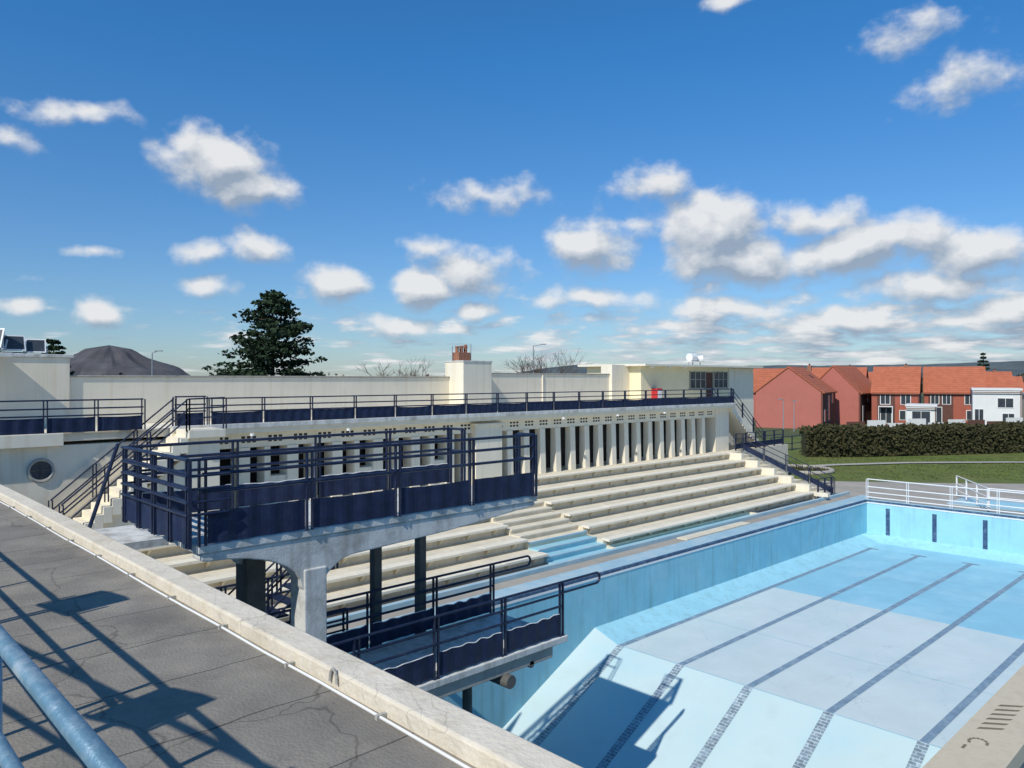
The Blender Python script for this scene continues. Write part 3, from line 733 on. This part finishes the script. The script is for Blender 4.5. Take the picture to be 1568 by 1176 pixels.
# ---------------------------------------------------------------- sun + world
ldir=Vector((-.24,1.0,-.95)).normalized()
sun=bpy.data.lights.new('sun','SUN'); sun.energy=3.8; sun.angle=math.radians(.5); sun.color=(1,.95,.86)
so=bpy.data.objects.new('sun',sun); scene.collection.objects.link(so); so.rotation_euler=ldir.to_track_quat('-Z','Y').to_euler(); so.location=(0,0,60)
to=-ldir; el=math.asin(to.z); azn=math.atan2(to.x,to.y)
w=bpy.data.worlds.new('World'); scene.world=w; w.use_nodes=True; nt=w.node_tree; N=nt.nodes; L=nt.links
w.cycles.sampling_method='MANUAL'; w.cycles.sample_map_resolution=128
bg=N['Background']; bg.inputs['Strength'].default_value=.095
sky=N.new('ShaderNodeTexSky'); sky.sky_type='NISHITA'; sky.sun_disc=False; sky.sun_elevation=el; sky.sun_rotation=azn; sky.altitude=50; sky.air_density=1.0; sky.dust_density=.35; sky.ozone_density=2.5
g=bpy.data.node_groups.new('CloudDensity','ShaderNodeTree')
g.interface.new_socket('Vector',in_out='INPUT',socket_type='NodeSocketVector'); g.interface.new_socket('Density',in_out='OUTPUT',socket_type='NodeSocketFloat')
gi=g.nodes.new('NodeGroupInput'); go=g.nodes.new('NodeGroupOutput'); GN=g.nodes; GL=g.links
def math_(nodes,links,op,a,b_=None,c=None,clamp=False):
    n=nodes.new('ShaderNodeMath'); n.operation=op; n.use_clamp=clamp
    for i,v in enumerate((a,b_,c)):
        if v is None: continue
        if isinstance(v,(int,float)): n.inputs[i].default_value=v
        else: links.new(v,n.inputs[i])
    return n.outputs[0]
clouds=[(335,250,110,62,1.25),(375,285,95,50,1.0),(125,172,120,28,.60),(30,205,70,26,.48),(398,383,54,34,.95),(308,387,40,24,.7),(320,443,46,26,.72),(150,478,56,26,.85),(515,437,66,36,1.0),
(645,438,66,44,1.15),(720,420,95,46,.80),(725,478,42,22,.85),(750,297,125,32,.55),(1010,280,85,38,.55),(905,382,84,54,.92),(1090,350,100,76,1.35),(1120,400,125,54,1.1),(1240,335,105,40,.72),(1300,382,125,54,1.1),(1370,360,120,46,.9),
(1500,385,130,54,1.05),(1480,125,140,50,.55),(1400,50,90,46,.46),(1100,3,70,20,.6),(1430,435,170,36,.9),(1290,490,130,30,1.0),(150,387,40,14,.5),(30,470,55,20,.65),(1545,470,100,30,1.0),(655,380,60,24,.42),(970,340,100,32,.48),(610,495,90,20,.7),(900,460,120,24,.72),(1120,475,120,26,.85)]
AZ0=math.atan2(-S,C)
def cdir(u,v):
    a=math.atan((u-784)/1164); return AZ0+a,(580-v)/1164*math.cos(a),math.cos(a)
wn=GN.new('ShaderNodeTexNoise'); wn.inputs['Scale'].default_value=12; wn.inputs['Detail'].default_value=2
GL.new(gi.outputs[0],wn.inputs['Vector'])
wv=GN.new('ShaderNodeVectorMath'); wv.operation='SUBTRACT'; wv.inputs[1].default_value=(.5,.5,.5); GL.new(wn.outputs['Color'],wv.inputs[0])
wa=GN.new('ShaderNodeVectorMath'); wa.operation='MULTIPLY_ADD'; wa.inputs[1].default_value=(.06,.035,0); GL.new(wv.outputs[0],wa.inputs[0]); GL.new(gi.outputs[0],wa.inputs[2])
cur=None
for (u,v,ru,rv,s) in clouds:
    a,t,ca=cdir(u,v)
    sb=GN.new('ShaderNodeVectorMath'); sb.operation='SUBTRACT'; sb.inputs[1].default_value=(a,t,0); GL.new(wa.outputs[0],sb.inputs[0])
    ml=GN.new('ShaderNodeVectorMath'); ml.operation='MULTIPLY'; ml.inputs[1].default_value=(1164/(ru*ca*ca),1164/(rv*ca),0); GL.new(sb.outputs[0],ml.inputs[0])
    ln=GN.new('ShaderNodeVectorMath'); ln.operation='LENGTH'; GL.new(ml.outputs[0],ln.inputs[0])
    o=math_(GN,GL,'MULTIPLY_ADD',ln.outputs['Value'],-s,s)
    if cur is None: cur=o
    else:
        m_=GN.new('ShaderNodeMath'); m_.operation='SMOOTH_MAX'; GL.new(cur,m_.inputs[0]); GL.new(o,m_.inputs[1]); m_.inputs[2].default_value=.12; cur=m_.outputs[0]
cur=math_(GN,GL,'MAXIMUM',cur,-.6)
sx=GN.new('ShaderNodeSeparateXYZ'); GL.new(gi.outputs[0],sx.inputs[0])
inv=math_(GN,GL,'DIVIDE',1.0,math_(GN,GL,'MAXIMUM',math_(GN,GL,'ADD',sx.outputs[1],.05),.01))
cb=GN.new('ShaderNodeCombineXYZ'); GL.new(math_(GN,GL,'MULTIPLY',sx.outputs[0],15.0),cb.inputs[0]); GL.new(math_(GN,GL,'MULTIPLY',inv,.75),cb.inputs[1])
n2=GN.new('ShaderNodeTexNoise'); n2.inputs['Scale'].default_value=1.0; n2.inputs['Detail'].default_value=5; n2.inputs['Roughness'].default_value=.55; GL.new(cb.outputs[0],n2.inputs['Vector'])
mr=GN.new('ShaderNodeMapRange'); mr.interpolation_type='SMOOTHSTEP'; mr.inputs['From Min'].default_value=.17; mr.inputs['From Max'].default_value=.07; GL.new(sx.outputs[1],mr.inputs['Value'])
mz=GN.new('ShaderNodeMapRange'); mz.inputs['From Min'].default_value=AZ0-.55; mz.inputs['From Max'].default_value=AZ0+.5; mz.inputs['To Min'].default_value=.48; mz.inputs['To Max'].default_value=.98; GL.new(sx.outputs[0],mz.inputs['Value'])
band=math_(GN,GL,'MULTIPLY_ADD',mr.outputs[0],mz.outputs[0],-.55)
band=math_(GN,GL,'ADD',band,math_(GN,GL,'MULTIPLY',math_(GN,GL,'SUBTRACT',n2.outputs['Fac'],.5),2.2))
n1=GN.new('ShaderNodeTexNoise'); n1.inputs['Scale'].default_value=22; n1.inputs['Detail'].default_value=6; n1.inputs['Roughness'].default_value=.54
mpn=GN.new('ShaderNodeMapping'); mpn.inputs['Scale'].default_value=(1,1.2,1); GL.new(gi.outputs[0],mpn.inputs['Vector']); GL.new(mpn.outputs[0],n1.inputs['Vector'])
cur=math_(GN,GL,'MULTIPLY_ADD',math_(GN,GL,'SUBTRACT',n1.outputs['Fac'],.5),1.25,cur)
cur=math_(GN,GL,'MAXIMUM',cur,band)
GL.new(cur,go.inputs[0])
tc=N.new('ShaderNodeTexCoord'); sp=N.new('ShaderNodeSeparateXYZ'); L.new(tc.outputs['Generated'],sp.inputs[0])
az=math_(N,L,'ARCTAN2',sp.outputs[0],sp.outputs[1])
hl=math_(N,L,'SQRT',math_(N,L,'ADD',math_(N,L,'MULTIPLY',sp.outputs[0],sp.outputs[0]),math_(N,L,'MULTIPLY',sp.outputs[1],sp.outputs[1])))
tt=math_(N,L,'DIVIDE',sp.outputs[2],math_(N,L,'MAXIMUM',hl,.01))
q=N.new('ShaderNodeCombineXYZ'); L.new(az,q.inputs[0]); L.new(tt,q.inputs[1])
g1=N.new('ShaderNodeGroup'); g1.node_tree=g; L.new(q.outputs[0],g1.inputs[0])
of=N.new('ShaderNodeVectorMath'); of.operation='ADD'; of.inputs[1].default_value=(-.008,.021,0); L.new(q.outputs[0],of.inputs[0])
g2=N.new('ShaderNodeGroup'); g2.node_tree=g; L.new(of.outputs[0],g2.inputs[0])
al=N.new('ShaderNodeMapRange'); al.interpolation_type='SMOOTHSTEP'; al.inputs['From Min'].default_value=.0; al.inputs['From Max'].default_value=.58; L.new(g1.outputs[0],al.inputs['Value'])
hz=N.new('ShaderNodeMapRange'); hz.inputs['From Min'].default_value=0; hz.inputs['From Max'].default_value=.01; L.new(sp.outputs[2],hz.inputs['Value'])
alpha=math_(N,L,'MULTIPLY',math_(N,L,'MULTIPLY',al.outputs[0],hz.outputs[0]),.95)
sh=math_(N,L,'MULTIPLY_ADD',math_(N,L,'SUBTRACT',g1.outputs[0],g2.outputs[0]),1.55,.40,clamp=True)
cc=N.new('ShaderNodeMix'); cc.data_type='RGBA'; cc.inputs['A'].default_value=(3.3,4.1,5.2,1); cc.inputs['B'].default_value=(8.6,8.7,8.8,1); L.new(sh,cc.inputs['Factor'])
tr=N.new('ShaderNodeMapRange'); tr.inputs['From Min'].default_value=0; tr.inputs['From Max'].default_value=.42; L.new(tt,tr.inputs['Value'])
tcg=N.new('ShaderNodeMix'); tcg.data_type='RGBA'; tcg.inputs['A'].default_value=(.70,.84,1.06,1); tcg.inputs['B'].default_value=(.34,.98,1.46,1); L.new(tr.outputs[0],tcg.inputs['Factor'])
tint=N.new('ShaderNodeMix'); tint.data_type='RGBA'; tint.blend_type='MULTIPLY'; tint.inputs['Factor'].default_value=1; L.new(sky.outputs[0],tint.inputs['A']); L.new(tcg.outputs['Result'],tint.inputs['B'])
fin=N.new('ShaderNodeMix'); fin.data_type='RGBA'; L.new(alpha,fin.inputs['Factor']); L.new(tint.outputs['Result'],fin.inputs['A']); L.new(cc.outputs['Result'],fin.inputs['B'])
L.new(fin.outputs['Result'],bg.inputs['Color'])

# ---------------------------------------------------------------- camera
cam=bpy.data.cameras.new('camera'); co=bpy.data.objects.new('camera',cam); scene.collection.objects.link(co)
cam.sensor_width=36; cam.lens=36*1164/1568; cam.shift_y=-8/1568; cam.clip_start=.05; cam.clip_end=8000
co.location=(0,0,CZ); co.rotation_euler=(math.radians(90),0,math.atan2(S,C)); scene.camera=co
scene.view_settings.view_transform='Standard'; scene.view_settings.look='None'; scene.view_settings.exposure=0
